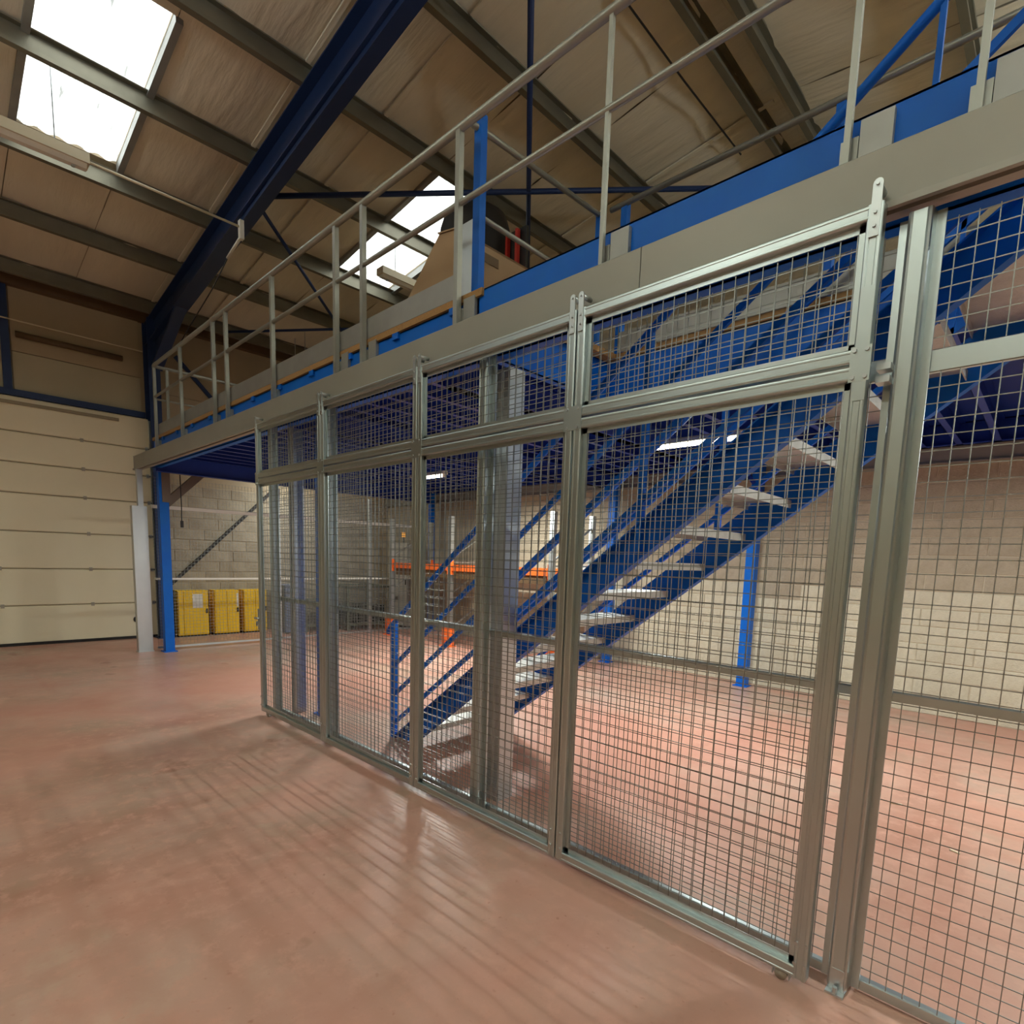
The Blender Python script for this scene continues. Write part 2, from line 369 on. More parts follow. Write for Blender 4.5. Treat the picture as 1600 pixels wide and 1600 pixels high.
# portal frame
def ibeam(mb, p, q, wd, hg, t=.014):
    p, q = Vector(p), Vector(q)
    d = (q-p).normalized(); n = Vector((0,1,0)); u = n.cross(d); 
    if u.z < 0: u = -u
    if abs(d.z) > .8: u = Vector((1,0,0))
    for s_ in (-1, 1):
        c = u*(s_*(hg/2-t/2)); mb.bar(p+c, q+c, wd, t, u) if abs(d.z) <= .8 else mb.bar(p+c, q+c, wd, t, u)
    mb.bar(p, q, t, hg-2*t, u)
pf = thing('portal_frame', 'dark blue steel portal frame, column beside the door and rafter rising under the roof', 'steel frame', (-11.3, .70, 0))
mb = MB(); ibeam(mb, (-11.27, .66, 0), (-11.27, .66, 5.3), .17, .30); mb.build('column', 'navy', pf)
zc = lambda x: ZR(x)-.20-.18
mb = MB(); ibeam(mb, (-11.4, .70, zc(-11.4)), (-2.68, .70, zc(-2.68)), .20, .36); mb.build('rafter', 'navy', pf)
mb = MB(); ibeam(mb, (-2.68, .70, zc(-2.68)), (5.5, .70, zc(5.5)), .20, .36); mb.build('rafter', 'navy', pf)
MB().prism([(-11.12, 4.55), (-11.10, 5.02), (-9.6, 5.20)], XZ, .69, .71).build('haunch', 'navy', pf)
MB().prism([(-11.14, 4.50), (-11.12, 4.56), (-9.6, 5.22), (-9.55, 5.20)], XZ, .62, .78).build('haunch_flange', 'navy', pf)
MB().box((-11.45, .55, 0), (-11.1, .77, .02)).build('base_plate', 'navy', pf)
MB().bar((-7.35, .70, zc(-7.35)-.21), (-2.9, .70, zc(-2.9)-.21), .13, .05, (0,0,1)).build('lower_flange_plate', 'navy', pf)

# ---------------------------------------------------------------- mezzanine
mz = thing('mezzanine', 'bright blue steel mezzanine platform with chipboard deck on blue columns', 'mezzanine', (-4.5, 2.8, 0))
OX, OY = -2.66, 1.60          # stair opening: x from OX to 0.7, y from .30 to OY
XE0, XE1 = -9.55, 4.6
def cbeam(mb, p, q, wd, z0, z1, lip=.05, t=.008, side=1):
    """channel beam along x or y between two plan points"""
    (xa, ya), (xb, yb) = p, q
    if abs(xb-xa) > abs(yb-ya):
        mb.box((xa, ya, z0), (xb, ya+side*t, z1)); mb.box((xa, ya, z0), (xb, ya+side*lip, z0+t)); mb.box((xa, ya, z1-t), (xb, ya+side*lip, z1))
    else:
        mb.box((xa, ya, z0), (xa+side*t, yb, z1)); mb.box((xa, ya, z0), (xa+side*lip, yb, z0+t)); mb.box((xa, ya, z1-t), (xa+side*lip, yb, z1))
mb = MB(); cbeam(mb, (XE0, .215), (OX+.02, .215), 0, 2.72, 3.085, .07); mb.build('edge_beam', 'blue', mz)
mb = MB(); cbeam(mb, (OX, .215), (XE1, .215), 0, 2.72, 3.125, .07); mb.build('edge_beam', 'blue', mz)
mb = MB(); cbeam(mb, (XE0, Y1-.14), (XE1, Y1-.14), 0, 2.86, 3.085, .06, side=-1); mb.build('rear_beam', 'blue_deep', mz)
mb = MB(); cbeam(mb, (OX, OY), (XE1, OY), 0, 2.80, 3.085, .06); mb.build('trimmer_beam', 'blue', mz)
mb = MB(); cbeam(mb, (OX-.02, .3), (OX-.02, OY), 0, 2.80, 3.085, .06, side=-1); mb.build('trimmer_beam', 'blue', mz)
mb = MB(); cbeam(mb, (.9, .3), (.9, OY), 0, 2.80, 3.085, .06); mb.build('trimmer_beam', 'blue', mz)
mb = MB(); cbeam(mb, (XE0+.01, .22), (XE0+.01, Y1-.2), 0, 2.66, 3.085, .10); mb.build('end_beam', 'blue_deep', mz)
for xb in (-5.05, -3.05, 2.2):
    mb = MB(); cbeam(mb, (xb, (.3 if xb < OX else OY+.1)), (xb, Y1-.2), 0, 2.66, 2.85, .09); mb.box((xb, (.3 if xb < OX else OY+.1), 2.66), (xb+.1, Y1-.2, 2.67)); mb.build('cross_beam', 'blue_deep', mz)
x = XE0+.25
while x < XE1-.1:
    ya = .23 if x < OX-.05 or x > .95 else OY+.07
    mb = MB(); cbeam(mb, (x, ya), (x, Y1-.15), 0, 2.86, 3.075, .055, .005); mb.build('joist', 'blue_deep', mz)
    x += .30
# deck: ribbed steel sheet below, chipboard panels above
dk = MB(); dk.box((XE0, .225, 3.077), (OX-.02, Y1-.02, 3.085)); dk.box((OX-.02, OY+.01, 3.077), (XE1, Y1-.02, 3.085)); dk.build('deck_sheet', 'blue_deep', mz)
xs = [XE0]
while xs[-1] < OX-2.1: xs.append(xs[-1]+2.05)
xs.append(OX+.06)
ys = [.195, 1.45, 2.7, 3.95, Y1-.01]
for xa, xb in zip(xs, xs[1:]):
    for ya, yb in zip(ys, ys[1:]): MB().box((xa+.001, ya+.001, 3.087), (xb-.001, yb-.001, 3.128)).build('deck_board', 'chipboard', mz)
for xa, xb in ((OX+.06, -.6), (-.6, 1.45), (1.45, XE1)):
    for ya, yb in ((OY-.02, 2.7), (2.7, 3.95), (3.95, Y1-.01)): MB().box((xa+.001, ya+.001, 3.087), (xb-.001, yb-.001, 3.128)).build('deck_board', 'chipboard', mz)
# deck clips hanging below the board edge
for k in range(11):
    xk = -9.1+k*.62
    if xk < OX: MB().box((xk, .196, 3.045), (xk+.07, .214, 3.087)).build('deck_clip', 'blue', mz)
# columns
def column(x, y, s=.10, z1=2.72, m_='blue', plate=True):
    c = MB().box((x-s/2, y-s/2, .012), (x+s/2, y+s/2, z1)).build('column', m_, mz)
    if plate: MB().box((x-s/2-.03, y-s/2-.03, 0), (x+s/2+.03, y+s/2+.03, .012)).build('base_plate', m_, c)
    MB().box((x-s/2-.03, y-s/2-.03, z1-.012), (x+s/2+.03, y+s/2+.03, z1)).build('cap_plate', m_, c)
    return c
column(-9.655, .325, .125); column(-5.02, .44, .09)
column(-9.5, 5.2, .10, 2.86); column(-5.0, 5.2, .12, 2.86); column(-2.85, 5.2, .12, 2.86); column(2.2, 5.2, .1, 2.86); column(2.2, .42)
# galvanised sleeves round two columns
for (xc, yc, s, z0, z1) in ((-5.27, .31, .10, 0, 2.70), (-2.51, .36, .13, .0, 2.68)):
    c = MB().box((xc-s/2, yc-s/2, z0), (xc+s/2, yc+s/2, z1)).build('column_sleeve', 'zinc', mz)
    MB().box((xc-s/2+.004, yc-s/2-.006, z0), (xc-s/2+.03, yc-s/2, z1)).build('sleeve_lip', 'zinc', c)
# knee brace at the left column
MB().bar((-9.655, .36, 2.22), (-9.655, .86, 2.72), .11, .10, (1,0,0)).build('knee_brace', 'brace_shaded', mz)
MB().box((-9.725, .30, 2.24), (-9.585, .41, 2.70)).build('column_top', 'brace_shaded', mz)  # upper column section, its shade put into the brown
for s_ in (-1, 1): MB().bar((-2.55+s_*.05, 5.16, 2.25), (-2.55+s_*.5, 5.16, 2.82), .05, .05, (0,1,0)).build('knee_brace', 'blue_deep', mz)
# toe boards
MB().box((-9.2, .196, 3.130), (-2.80, .206, 3.272)).build('toe_board', 'toe_grey', mz)
MB().box((-9.21, .196, 3.130), (-9.20, 5.2, 3.272)).build('toe_board', 'toe_grey', mz)
MB().box((-2.58, OY-.03, 3.130), (2.2, OY-.02, 3.272)).build('toe_board', 'toe_grey', mz)
MB().box((-2.97, .35, 3.13), (-2.80, .356, 3.66)).box((-2.806, .35, 3.13), (-2.80, .39, 3.66)).build('corner_plate', 'zinc', mz)

# grey guard rail along the mezzanine edge
gr = thing('guard_rail', 'grey tubular guard rail along the front edge of the mezzanine', 'railing', (-5, .17, 3.13))
RX = [(-9.20, 0), (-8.06, 0), (-6.91, 0), (-6.53, 0), (-5.39, 0), (-4.235, 0), (-3.845, 0), (-2.785, 0), (-1.725, 0), (-.69, 0), (-.33, 0), (.75, 0), (1.8, 0)]
for x, _ in RX:
    pw = .036 if x < -2.5 else .021
    p = MB().bar((x, .165, 2.74), (x, .165, 4.03), pw, pw, (0,1,0)).build('post', 'rail_grey', gr)
    MB().box((x-.028, .186, 2.74), (x+.028, .213, 3.05)).build('post_shoe', 'rail_grey', p)
    if x > -4.3: MB().box((x+.03, .190, 2.80), (x+.13, .214, 3.10)).build('splice_plate', 'toe_grey', p)
MB().tube([(-9.20, .165, 4.03), (-9.16, .165, 4.04), (1.9, .165, 4.04)], .024, 10).build('handrail', 'rail_grey', gr, True)
MB().tube([(-9.20, .165, 3.63), (1.9, .165, 3.63)], .017, 10).build('mid_rail', 'rail_grey', gr, True)
MB().tube([(-9.20, .165, 4.03), (-9.20, 5.1, 4.03)], .022, 8).build('handrail', 'rail_grey', gr, True)
MB().tube([(-9.20, .165, 3.60), (-9.20, 5.1, 3.60)], .014, 8).build('mid_rail', 'rail_grey', gr, True)
for y in (.32, 1.25, 2.5, 3.8, 5.1): MB().bar((-9.20, y, 3.0), (-9.20, y, 4.02), .035, .03, (1,0,0)).build('post', 'rail_grey', gr)

# rail round the stair opening
sr = thing('stair_opening_rail', 'railing with blue posts and grey tube around the stair opening on the deck', 'railing', (-2.7, .9, 3.13))
MB().bar((-2.765, .31, 3.13), (-2.765, .31, 4.17), .06, .05, (0,1,0)).build('post', 'blue', sr)
for x in (-2.83, -2.60, -1.165, .3, 2.1): MB().bar((x, 1.62, 3.13), (x, 1.62, 4.21), .05, .05, (0,1,0)).build('post', 'blue', sr)
MB().tube([(-2.775, .25, 4.10), (-2.765, .31, 4.10), (-2.83, 1.60, 4.20)], .018, 8).build('tube_rail', 'rail_grey', sr, True)
MB().tube([(-2.765, .31, 3.62), (-2.83, 1.60, 3.66)], .016, 8).build('tube_rail', 'rail_grey', sr, True)
MB().tube([(-2.72, 1.60, 4.19), (2.1, 1.60, 4.19)], .02, 8).build('tube_rail', 'rail_grey', sr, True)
MB().tube([(-2.60, 1.60, 3.66), (2.1, 1.60, 3.66)], .016, 8).build('tube_rail', 'rail_grey', sr, True)

# ---------------------------------------------------------------- staircase
st = thing('staircase', 'steep blue steel staircase with grey treads rising behind the mesh fence', 'staircase', (-3.9, 1.0, 0))
SL = .763; SX = -3.98; YN, YF = .58, 1.47
zt_ = lambda x: SL*(x-SX)
NT = 16; RISE = 3.128/NT; RUN = RISE/SL
XT = SX + 3.128/SL
def stringer(y, side, dz):
    mb = MB(); t = .006
    # web
    p = [(SX, 0.0), (SX+.06, 0), (SX+dz/SL, 0), (XT+.05, zt_(XT+.05)-dz), (XT+.05, zt_(XT+.05))]
    mb.prism(p, XZ, y-t/2, y+t/2)
    a, b = (SX+.03, zt_(SX+.03)), (XT+.05, zt_(XT+.05)); n = Vector((-SL, 0, 1)).normalized()
    yo = y + side*.03
    mb.bar((a[0], yo, a[1]), (b[0], yo, b[1]), .06, .008, n)
    mb.bar((SX+dz/SL, yo, 0.004), (b[0], yo, b[1]-dz), .06, .008, n)
    return mb.build('stringer', 'blue', st)
stringer(YN, -1, .205); stringer(YF, 1, .245)
me_t = None
for i in range(1, NT):
    z = RISE*i; xc = SX + z/SL + .02
    mb = MB(); d0, d1 = xc-.06, xc+.20
    prof = [(d0, z-.045), (d0, z), (d1, z), (d1, z-.045), (d1-.006, z-.045), (d1-.006, z-.006), (d0+.006, z-.006), (d0+.006, z-.045)]
    t_ = mb.prism(prof, XZ, YN+.012, YF-.012).build('tread', 'tread', st)
    for y in (YN+.006, YF-.006):
        pass
for y, s_ in ((YN, -1), (YF, 1)):
    yo = y + s_*.035
    rl = MB().tube([(SX-.10, yo, .90), (SX-.05, yo, .965), (SX, yo, 1.0), (XT+.05, yo, 1.0+.76*(XT+.05-SX)), (XT+.4, yo, 1.0+.76*(XT+.05-SX))], .021, 10).build('handrail', 'blue', st, True)
    for dz in (.63, .375, .125):
        MB().bar((SX, yo, dz), (XT+.05, yo, dz+.76*(XT+.05-SX)), .02, .032, (-SL,0,1)).build('side_rail', 'blue', st)
    for x in (SX, -2.82, -1.665, -.52):
        pw = .042 if x < -3 else (.034 if x < -1 else .02)
        MB().bar((x, yo, max(0, zt_(x)-.15)), (x, yo, 1.0+.76*(x-SX)), pw, pw, (0,1,0)).build('rail_post', 'blue', st)
# landing bracing under the stair head
for y in (YN, YF): MB().bar((-.2, y, 0.0), (-.2, y, zt_(-.2)-.3), .05, .05, (0,1,0)).build('support_leg', 'blue', st) if False else None

# ---------------------------------------------------------------- taupe guide beam + catch post
gb = thing('guide_beam', 'long taupe steel beam guiding the sliding gate, in front of the mezzanine edge', 'beam', (-4, .1, 2.7))
MB().prism([(.06, 2.72), (.06, 2.90), (.066, 2.905), (.13, 2.905), (.13, 2.70), (.085, 2.70), (.085, 2.715)], YZ, -10.02, -1.44).build('beam_length', 'taupe', gb)
MB().prism([(.06, 2.72), (.06, 2.90), (.066, 2.905), (.13, 2.905), (.13, 2.70), (.085, 2.70), (.085, 2.715)], YZ, -1.436, 4.5).build('beam_length', 'taupe', gb)
MB().prism([(.040, 2.70), (.042, 2.722), (.06, 2.728), (.06, 2.70)], YZ, -10.02, 4.5).build('lower_lip', 'taupe', gb)
MB().box((-10.03, .058, 2.70), (-10.02, .132, 2.905)).build('end_cap', 'taupe', gb)
for x in (-9.0, -7.2, -5.8, -4.2, -2.4, -.6, 1.2, 3.0): MB().box((x-.03, .13, 2.75), (x+.03, .215, 2.88)).build('stand_off', 'taupe', gb)
cp = thing('catch_post', 'bright galvanised gate catch post with wide sheet sleeve left of blue column', 'post', (-9.85, .06, 0))
MB().box((-9.90, .045, 0.01), (-9.82, .115, 2.70)).build('post', 'zinc', cp)
MB().prism([(-9.91, -.04), (-9.80, -.04), (-9.80, .15), (-9.806, .15), (-9.806, -.034), (-9.91, -.034)], XY, .012, 2.17).box((-9.915, -.04, .012), (-9.905, .13, 2.17)).build('sheet_sleeve', 'zinc', cp)
MB().box((-9.94, -.05, 0), (-9.79, .16, .012)).build('base_plate', 'zinc', cp)

# ---------------------------------------------------------------- sliding gate
sg = thing('sliding_gate', 'galvanised sliding mesh gate of four tall panels with shorter panels on top', 'gate', (-2.94, 0, 0))
GX = [-5.377, -4.152, -2.925, -1.710, -.5095]
ZB, ZM, ZT = .04, 2.215, 2.696
# outline across a frame member: u = from outer edge inwards, v = depth (front is -)
RC = [(1-math.cos(math.radians(t)), math.sin(math.radians(t))) for t in (0, 22, 45, 68, 90)]
PROF = [(0, .02)] + [(.007*a_, -.015-.007*b_) for a_, b_ in RC] + [(.012, -.022), (.014, -.0195), (.032, -.0195), (.034, -.022)] + [(.046-.007*a_, -.015-.007*b_) for a_, b_ in reversed(RC)] + [(.046, .002), (.068, .002), (.068, .005), (.050, .005), (.046, .02)]
def member(name, parent, kind, a, b, t0, t1, inward):
    """kind 'v': member along z at x=a going inward; 'h': along x at z=a"""
    mb = MB()
    if kind == 'v': mb.prism([(a+inward*u, v) for u, v in PROF], XY, t0, t1)
    else: mb.prism([(v, a+inward*u) for u, v in PROF], YZ, t0, t1)
    return mb.build(name, 'galv', parent)
def mesh_part(parent, axis, c, a0, a1, z0, z1, **k):
    mb = MB(); grid_mesh(mb, axis, c, a0, a1, z0, z1, **k); return mb.build('wire_mesh', 'wire', parent, kind='stuff')
for k in range(4):
    xa, xb = GX[k]+.003, GX[k+1]-.003
    for za, zb in ((ZB, ZM-.004), (ZM+.004, ZT)):
        member('stile', sg, 'v', xa, 0, za, zb, 1); member('stile', sg, 'v', xb, 0, za, zb, -1)
        member('rail', sg, 'h', za, 0, xa+.040, xb-.040, 1); member('rail', sg, 'h', zb, 0, xa+.040, xb-.040, -1)
        mesh_part(sg, 'x', .008, xa+.052, xb-.052, za+.052, zb-.052)
def bolt(parent, x, y, z, r=.007):
    MB().tube([(x, y, z), (x, y-.006, z)], r, 6).build('bolt', 'zinc', parent)
for k in range(5):
    x = GX[k]; wd = .052 if k in (1,2,3) else .03; xc = x if k in (1,2,3) else (x+.026 if k == 0 else x-.026)
    pl = MB().box((xc-wd, -.024, ZM-.055), (xc+wd, -.020, ZM+.055)).build('joint_plate', 'galv', sg)
    for dx in (-.6, .6):
        for dz in (-.042, .042): bolt(pl, xc+wd*dx, -.024, ZM+dz)
    for dz in (.06, .14):
        for dx in (-.6, .6): bolt(sg, xc+wd*dx, -.0205, ZB+dz)
    # top roller hooks
    for s_ in ((-1, 1) if k in (1,2,3) else ((1,) if k == 0 else (-1,))):
        xh = x + s_*.024
        pts = [(xh-.014, ZT-.10), (xh+.014, ZT-.10), (xh+.014, ZT+.055)] + [(xh+.014*math.cos(a), ZT+.055+.014*math.sin(a)) for a in (math.pi*i/6 for i in range(1, 6))] + [(xh-.014, ZT+.055)]
        hk = MB().prism(pts, XZ, -.026, -.020).build('roller_hook', 'zinc', sg)
        MB().tube([(xh, -.020, ZT+.052), (xh, .045, ZT+.052)], .011, 10).build('roller', 'zinc', hk, True)
        bolt(hk, xh, -.026, ZT-.03, .005); bolt(hk, xh, -.026, ZT-.07, .005); bolt(hk, xh, -.026, ZT+.052, .005)
        for z in (2.35, 2.44, 2.53):
            MB().tube([(xh, -.0172, z), (xh, -.0178, z)], .004, 8).build('punched_hole', 'black', sg)
# lower running wheels
for x in (-5.25, -.60):
    br = MB().box((x-.032, -.012, .012), (x-.027, .014, .05)).box((x+.027, -.012, .012), (x+.032, .014, .05)).box((x-.032, -.012, .038), (x+.032, .014, .043)).build('wheel_bracket', 'zinc', sg)
    MB().tube([(x, -.012, .022), (x, .012, .022)], .022, 14).build('wheel', 'cab_grey', br, True)
# latch at the leading stile
lt = MB().box((GX[0]-.004, -.03, .82), (GX[0]+.004, .0, 1.02)).build('latch_plate', 'zinc', sg)
MB().tube([(GX[0]-.05, -.035, .93), (GX[0]+.03, -.035, .93)], .012, 10).build('lock_cylinder', 'zinc', lt, True)
MB().box((GX[0]-.03, -.04, .86), (GX[0]-.004, -.01, .90)).build('hook_bolt', 'zinc', lt)
# vertical cover strip bolted on the outer right stile
MB().box((GX[4]-.044, -.023, 2.10), (GX[4]-.004, -.020, 2.45)).build('cover_strip', 'galv', sg)

# ---------------------------------------------------------------- fixed mesh fence behind the gate
ff = thing('mesh_fence', 'fixed galvanised mesh fence with ribbed posts standing behind the sliding gate', 'fence', (-2, .13, 0))
FPX = [-5.29, -4.225, -2.44, -.432, 1.55, 3.55]
OMEGA = [(-.062, .02), (-.062, .012), (-.036, .014), (-.033, -.024), (-.030, -.031), (-.024, -.034), (-.018, -.031), (.018, -.031), (.024, -.034), (.030, -.031), (.033, -.024), (.036, .014), (.062, .012), (.062, .02), (.030, .02), (.027, -.022), (-.027, -.022), (-.030, .02)]
for x in FPX:
    p = MB().prism([(x+u, .105+v) for u, v in OMEGA], XY, .02, 2.68).build('post', 'galv', ff)
    f_ = MB().box((x-.03, .045, 0), (x+.03, .16, .008)).box((x-.026, .072, .006), (x+.026, .078, .09)).build('foot_bracket', 'zinc', p)
    MB().tube([(x, .055, .008), (x, .055, .03)], .009, 6).build('anchor_bolt', 'zinc', f_)
    for z in (.16, .20, 2.0, 2.08): MB().tube([(x, .0788, z), (x, .0782, z)], .005, 8).build('punched_hole', 'black', p)
for xa, xb in zip(FPX, FPX[1:]):
    a, b = xa+.035, xb-.035
    for z0, z1 in ((.03, 1.115), (1.125, 2.215), (2.245, 2.655)):
        mesh_part(ff, 'x', .135, a, b, z0, z1)
    for z0, z1, dy in ((.015, .05, .03), (1.105, 1.135, .02), (2.195, 2.26, .03)):
        MB().prism([(.13, z0), (.13, z1), (.137, z1+.004), (.13+dy, z1+.004), (.13+dy, z1), (.14, z1-.002), (.14, z0+.002), (.13+dy, z0)], YZ, a, b).build('rail', 'galv', ff)
# short sliding-gate keeper tabs between gate and post
for z in (2.16, 2.20): MB().box((-.50, .03, z), (-.46, .08, z+.02)).build('keeper_tab', 'zinc', ff)

# mesh partition towards the end wall
mp_ = thing('mesh_partition', 'mesh partition with white rails between blue column and rear wall, in front of yellow cabinets', 'fence', (-9.85, 2.8, 0))
PY = [.20, 2.12, 3.95, 5.28]
for y in PY[1:]: MB().box((-9.88, y-.03, 0), (-9.83, y+.03, 2.64)).build('post', 'zinc', mp_)
for ya, yb in zip(PY, PY[1:]):
    for z0, z1 in ((.07, 1.09), (1.12, 2.16), (2.20, 2.62)): mesh_part(mp_, 'y', -9.85, ya+.02, yb-.03, z0, z1)
    for z, h in ((.045, .03), (1.10, .03), (2.18, .05)): MB().box((-9.86, ya+.02, z-h/2), (-9.83, yb-.03, z+h/2)).build('rail', 'white' if z > 1 else 'zinc', mp_)

# ---------------------------------------------------------------- things on the ground floor
def cabinet(y0, y1, m_, label, group, sheet=None, half=False):
    c = thing('safety_cabinet', label, 'cabinet', (-11.25, (y0+y1)/2, 0), group)
    MB().box((-11.40, y0, .03), (-11.12, y1, .83)).build('body', m_, c)
    ym = y0 + (y1-y0)*.18 if half else (y0+y1)/2
    for a, b in ((y0+.008, ym-.004), (ym+.004, y1-.008)):
        d = MB().box((-11.12, a, .05), (-11.10, b, .815)).build('door', m_, c)
    MB().box((-11.10, y1-.05, .42), (-11.085, y1-.02, .50)).build('handle', 'black', c)
    MB().box((-11.39, y0+.02, 0), (-11.14, y1-.02, .03)).build('plinth', 'black', c)
    if sheet: MB().box((-11.10, sheet[0], .52), (-11.098, sheet[1], .77)).build('notice', 'white', c, label='white notice sheet')
cabinet(.86, 1.36, 'yellow', 'yellow safety cabinet with white notice, nearest the blue column', 'yellow cabinets behind the partition', (1.10, 1.26), True)
cabinet(1.46, 1.90, 'yellow', 'yellow safety cabinet in the middle of the row of three', 'yellow cabinets behind the partition', (1.85, 1.885))
cabinet(1.98, 2.42, 'yellow', 'yellow safety cabinet at the far end of the row, partly behind gate edge', 'yellow cabinets behind the partition')
lk = thing('locker', 'blue-grey steel locker against the end wall beside the yellow cabinets', 'locker', (-10.8, 2.72, 0))
MB().box((-11.0, 2.56, .02), (-10.62, 2.86, .94)).build('body', 'locker', lk)
MB().box((-10.62, 2.57, .03), (-10.60, 2.85, .93)).build('door', 'locker', lk); MB().box((-10.60, 2.80, .48), (-10.585, 2.82, .58)).build('handle', 'zinc', lk)
def mesh_crate(xa, xb, ya, yb, h, label):
    c = thing('cage_crate', label, 'crate', ((xa+xb)/2, (ya+yb)/2, 0), 'cage crates by the end wall')
    for x in (xa, xb):
        for y in (ya, yb): MB().bar((x, y, 0), (x, y, h), .04, .04, (0,1,0)).build('corner_post', 'crate', c)
    MB().box((xa, ya, .10), (xb, yb, .13)).build('base', 'crate', c)
    MB().box((xa+.08, ya+.08, .13), (xb-.08, yb-.08, h*.55)).build('load', 'dark_glass', c)
    for z in (.14, h-.02):
        for p, q in (((xa, ya), (xb, ya)), ((xb, ya), (xb, yb)), ((xb, yb), (xa, yb)), ((xa, yb), (xa, ya))): MB().bar((*p, z), (*q, z), .03, .03).build('edge_bar', 'crate', c)
    mesh_part(c, 'y', xb, ya, yb, .15, h-.03, pitch=.06, r=.004); mesh_part(c, 'x', ya, xa, xb, .15, h-.03, pitch=.06, r=.004)
mesh_crate(-11.3, -10.6, 2.98, 3.62, .62, 'low grey cage crate next to the blue-grey locker'); mesh_crate(-11.25, -10.35, 3.75, 4.75, .92, 'taller grey cage crate near the corner, beside the pallet rack')
cg = thing('control_cabinet', 'tall grey cabinet with amber lamp on top in the far corner', 'cabinet', (-10.35, 5.1, 0))
MB().box((-10.62, 4.98, .05), (-10.0, 5.30, 1.85)).build('body', 'cab_grey', cg); MB().box((-10.60, 4.96, .08), (-10.02, 4.98, 1.82)).build('door', 'cab_grey', cg)
MB().box((-10.08, 4.945, .95), (-10.06, 4.96, 1.10)).build('handle', 'black', cg); MB().box((-10.60, 5.0, 0), (-10.02, 5.28, .05)).build('plinth', 'black', cg)
MB().tube([(-10.30, 5.06, 1.85), (-10.30, 5.06, 1.97)], .02, 8).build('lamp_stem', 'black', cg); MB().tube([(-10.30, 5.06, 1.97), (-10.30, 5.06, 2.07)], .035, 12).build('beacon', 'amber_glow', cg, True)

# pallet rack
rk = thing('pallet_rack', 'pallet rack with orange beams and galvanised uprights along the rear wall', 'rack', (-7.6, 4.7, 0))
for xi, x in enumerate((-9.45, -7.66, -5.35)):
    for y in (4.2, 5.15):
        u = MB().prism([(x-.04, y-.035), (x+.04, y-.035), (x+.04, y+.035), (x+.034, y+.035), (x+.034, y-.029), (x-.034, y-.029), (x-.034, y+.035), (x-.04, y+.035)], XY, .01, 2.27).build('upright', 'zinc', rk)
        MB().box((x-.06, y-.06, 0), (x+.06, y+.06, .01)).build('foot_plate', 'zinc', u)
    for k in range(3):
        z = .3+k*.62; MB().bar((x, 4.2, z), (x, 5.15, z+.55), .03, .02).build('frame_brace', 'zinc', rk); MB().bar((x, 4.2, z-.06), (x, 5.15, z-.06), .03, .02).build('frame_brace', 'zinc', rk)
    pr = MB().prism([(x-.085, 4.10), (x+.085, 4.10), (x+.085, 4.24), (x+.077, 4.24), (x+.077, 4.108), (x-.077, 4.108), (x-.077, 4.24), (x-.085, 4.24)], XY, .0, .36).build('upright_protector', 'orange', rk)
    MB().box((x-.14, 4.06, 0), (x+.14, 4.24, .01)).build('protector_foot', 'orange', pr)
for xa, xb in ((-9.45, -7.66), (-7.66, -5.35)):
    for y in (4.2, 5.15):
        b_ = MB().box((xa+.045, y-.025, 1.33), (xb-.045, y+.025, 1.43)).build('beam', 'orange', rk)
        for x in (xa+.045, xb-.049): MB().box((x, y-.04, 1.26), (x+.004, y+.03, 1.50)).build('beam_hook', 'orange', b_)
    for k in range(3): MB().box((xa+.1+k*(xb-xa-.2)/3, 4.22, 1.20), (xa+.08+(k+1)*(xb-xa-.2)/3, 5.1, 1.33)).build('shelf_board', 'brown', rk)

sb = thing('switch_box', 'small white switch box on the rear wall, seen past the stair', 'switch', (-5.55, Y1-.05, 1.5))
MB().box((-5.68, Y1-.13, 1.40), (-5.42, Y1-.05, 1.62)).build('box', 'white', sb); MB().box((-5.62, Y1-.14, 1.48), (-5.50, Y1-.13, 1.54)).build('cover', 'cab_grey', sb)
pc = tag(MB().tube([(-5.20, Y1-.08, 1.55), (-5.20, Y1-.08, 2.15)], .022, 10).build('wall_pipe', 'white', None, True), 'short white pipe fixed upright on the rear block wall', 'pipe')
for (ya, lab) in ((.42, 0),):
    ps = thing('pendant_switch', 'black pendant cable hanging beside the blue column', 'cable', (-9.50, ya+.1, 1.9))
    MB().tube([(-9.50, .52, 2.65), (-9.50, .525, 2.2), (-9.50, .52, 1.98)], .007, 6).build('cable', 'black', ps); MB().box((-9.517, .505, 1.88), (-9.483, .54, 1.98)).build('handset', 'black', ps)

# ---------------------------------------------------------------- things on the mezzanine
cb = thing('cardboard_box', 'large brown cardboard box with a slanted end standing on the mezzanine', 'box', (-3.4, .8, 3.13))
MB().prism([(-3.98, 3.13), (-3.10, 3.13), (-3.10, 3.705), (-3.28, 3.735)], XZ, .41, 1.30).build('carton', 'cardboard', cb)
MB().prism([(-3.10, 3.705), (-3.285, 3.738), (-3.285, 3.746), (-3.09, 3.713)], XZ, .40, 1.32).build('lid_flap', 'cardboard', cb)
MB().box((-3.097, .55, 3.60), (-3.094, .80, 3.66)).build('tape', 'brown', cb)
dr = thing('tank', 'tall black plastic tank standing behind the cardboard box on the mezzanine', 'tank', (-4.25, 1.6, 3.13))
prof = [(.30, 3.13), (.33, 3.18), (.33, 3.6), (.34, 3.63), (.33, 3.66), (.33, 4.2), (.34, 4.23), (.33, 4.26), (.33, 4.55), (.29, 4.68), (.18, 4.76), (.08, 4.78)]
mb = MB(); n = 24; vs_ = [(-4.25+r*math.cos(2*math.pi*k/n), 1.6+r*math.sin(2*math.pi*k/n), z) for r, z in prof for k in range(n)]
